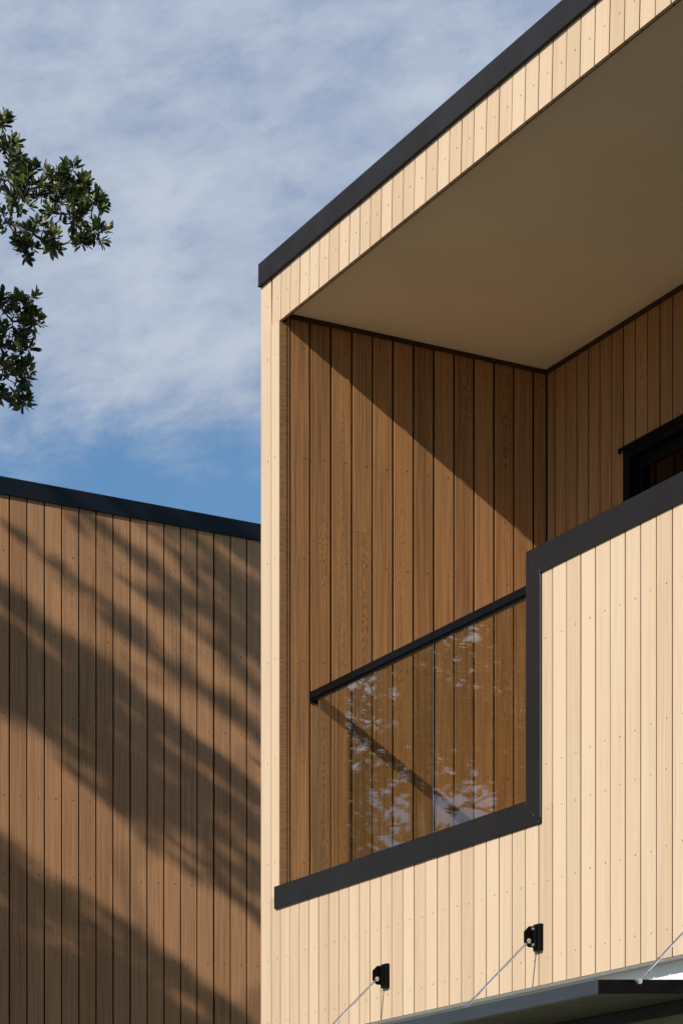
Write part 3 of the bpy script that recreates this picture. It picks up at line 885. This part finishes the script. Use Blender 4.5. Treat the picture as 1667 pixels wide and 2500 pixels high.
zone(4, 7.5, 8.8, 7.32, 7.42, .045, .06, T)        # thin streak
zone(3, 7.6, 8.8, 7.74, 7.82, .05, .06, T)
zone(24, 8.0, 9.4, 7.95, 8.8, .04, .06, T)         # upper right
zone(2, 7.2, 7.8, 7.95, 8.02, .04, .06, T)
zone(80, 5.4, 8.9, 3.2, 4.55, .16, .26, 2.8)      # everything low down
zone(36, 5.0, 8.9, 4.65, 5.1, .045, .07, T)
tree('pohutukawa_tree', 'taller dark tree standing out of frame, known only by the streaky shade it throws', (-16.6, -1.6, 0),
     [(-17.2, .3, 8.1), (-16.9, -.4, 8.3), (-17.3, 1.0, 7.7), (-16.8, .2, 7.4)],
     dark, .080, 520, M['leaf'], None, .36, False, .0032, 1.0, (-16.7, -1.2, 4.6), 8)

# trees across the street that the balcony glass mirrors
spots = [(-25.0, .8, 11.0, 'bushy grey green tree nearest the outbuilding, only seen mirrored in the glass'), (-28.0, -4.2, 12.0, 'tall grey green tree standing left of the other street trees, mirrored in the glass'), (-33.0, -2.0, 14.0, 'farthest and tallest tree across the street, mirrored in the glass')]
for (x, y, h, lab) in spots:
    cs = []
    for _ in range(30):
        while True:
            v = Vector((U(-1, 1), U(-1, 1), U(-1, 1)))
            if v.length < 1: break
        cs.append((x + v.x * 2.8, y + v.y * 2.8, h * .62 + v.z * h * .36, U(.5, .85)))
    tree('street_tree', lab, (x, y, 0), [(x + .6, y, h * .5), (x - .8, y + .7, h * .65), (x, y - 1, h * .7), (x + .3, y + .6, h * .85)], cs, .085, 115, M['leaf2'], 'trees across the street', .25, False, .012, 1.0, (x, y, h * .3))

# ---------------------------------------------------------------- light
sd = SUN.normalized()
el = math.asin(-sd.z); az = math.atan2(-sd.x, -sd.y)
sun = bpy.data.lights.new('sun', 'SUN'); sun.energy = 5.0; sun.angle = math.radians(.53); sun.color = (1.0, .95, .86)
so = bpy.data.objects.new('sun', sun); COL.objects.link(so)
so.rotation_euler = sd.to_track_quat('-Z', 'Y').to_euler(); so.location = (5, -20, 30)

w = bpy.data.worlds.new('World'); scene.world = w; w.use_nodes = True
nt = w.node_tree
for n in list(nt.nodes): nt.nodes.remove(n)
b = NB(nt)
out = b.n('ShaderNodeOutputWorld')
sky = b.n('ShaderNodeTexSky'); sky.sky_type = 'NISHITA'; sky.sun_disc = False
sky.sun_elevation = el; sky.sun_rotation = az; sky.air_density = 1.0; sky.dust_density = .6; sky.ozone_density = 1.5
bg1 = b.n('ShaderNodeBackground'); bg1.inputs[1].default_value = .085; b.link(b.mix(1.0, sky.outputs[0], (.68, 1.06, 1.30, 1), 'MULTIPLY'), bg1.inputs[0])
tc = b.n('ShaderNodeTexCoord'); sep = b.n('ShaderNodeSeparateXYZ'); b.link(tc.outputs['Generated'], sep.inputs[0])
x, y, z = sep.outputs
# streaky cloud sheet, drawn out sideways
v1 = b.comb(b.math('MULTIPLY', x, 1.6), b.math('MULTIPLY', y, 2.2), b.math('ADD', b.math('MULTIPLY', z, 5.0), b.math('MULTIPLY', y, -.8)))
n1 = b.noise(v1, 4.3, 7, .58, .2)
v2 = b.comb(b.math('MULTIPLY', x, 3.), b.math('MULTIPLY', y, 5.), b.math('ADD', b.math('MULTIPLY', z, 9.0), b.math('MULTIPLY', y, -1.5)))
n2 = b.noise(v2, 6.5, 8, .62, .2)
n = b.math('ADD', b.math('MULTIPLY', n1, .6), b.math('MULTIPLY', n2, .4))
hor = b.math('ADD', b.math('ADD', z, b.ramp(y, .02, .22, .12, 0.)), b.math('MULTIPLY', b.math('SUBTRACT', n2, .5), .05))
fac = b.math('MULTIPLY', b.ramp(n, .25, .50, .72, 1.0), b.ramp(hor, .282, .318, .10, 1.0))
fac = b.math('MULTIPLY', fac, b.ramp(z, .46, .68, 1.0, .15))          # cloud faded overhead, out of view, to lower the ambient light
fac = b.math('MULTIPLY', fac, b.ramp(x, -.25, .45, 1.0, .25))         # cloud thinned behind the camera, also to lower the ambient light
br = b.mix(b.ramp(n, .36, .66), (.32, .395, .555, 1), (.53, .595, .69, 1))
bg2 = b.n('ShaderNodeBackground'); b.link(br, bg2.inputs[0]); b.link(b.ramp(y, -.1, .2, 1.5, 1.0), bg2.inputs[1])
ms = b.n('ShaderNodeMixShader'); b.link(fac, ms.inputs[0]); b.link(bg1.outputs[0], ms.inputs[1]); b.link(bg2.outputs[0], ms.inputs[2])
b.link(ms.outputs[0], out.inputs[0])

# ---------------------------------------------------------------- camera
cam = bpy.data.cameras.new('camera'); co = bpy.data.objects.new('camera', cam); COL.objects.link(co)
co.location = (0, 0, EYE)
fwd = Vector((-.9087, .4175, 0))
co.rotation_euler = fwd.to_track_quat('-Z', 'Y').to_euler()
cam.sensor_fit = 'HORIZONTAL'; cam.sensor_width = 36.0
cam.lens = 36.0 * 6820 / 1667
cam.shift_y = (3200 - 1250) / 1667
cam.clip_start = .1; cam.clip_end = 2000
scene.camera = co

scene.view_settings.view_transform = 'Standard'; scene.view_settings.look = 'None'; scene.view_settings.exposure = 0; scene.view_settings.gamma = 1
scene.render.resolution_x = 682; scene.render.resolution_y = 1024
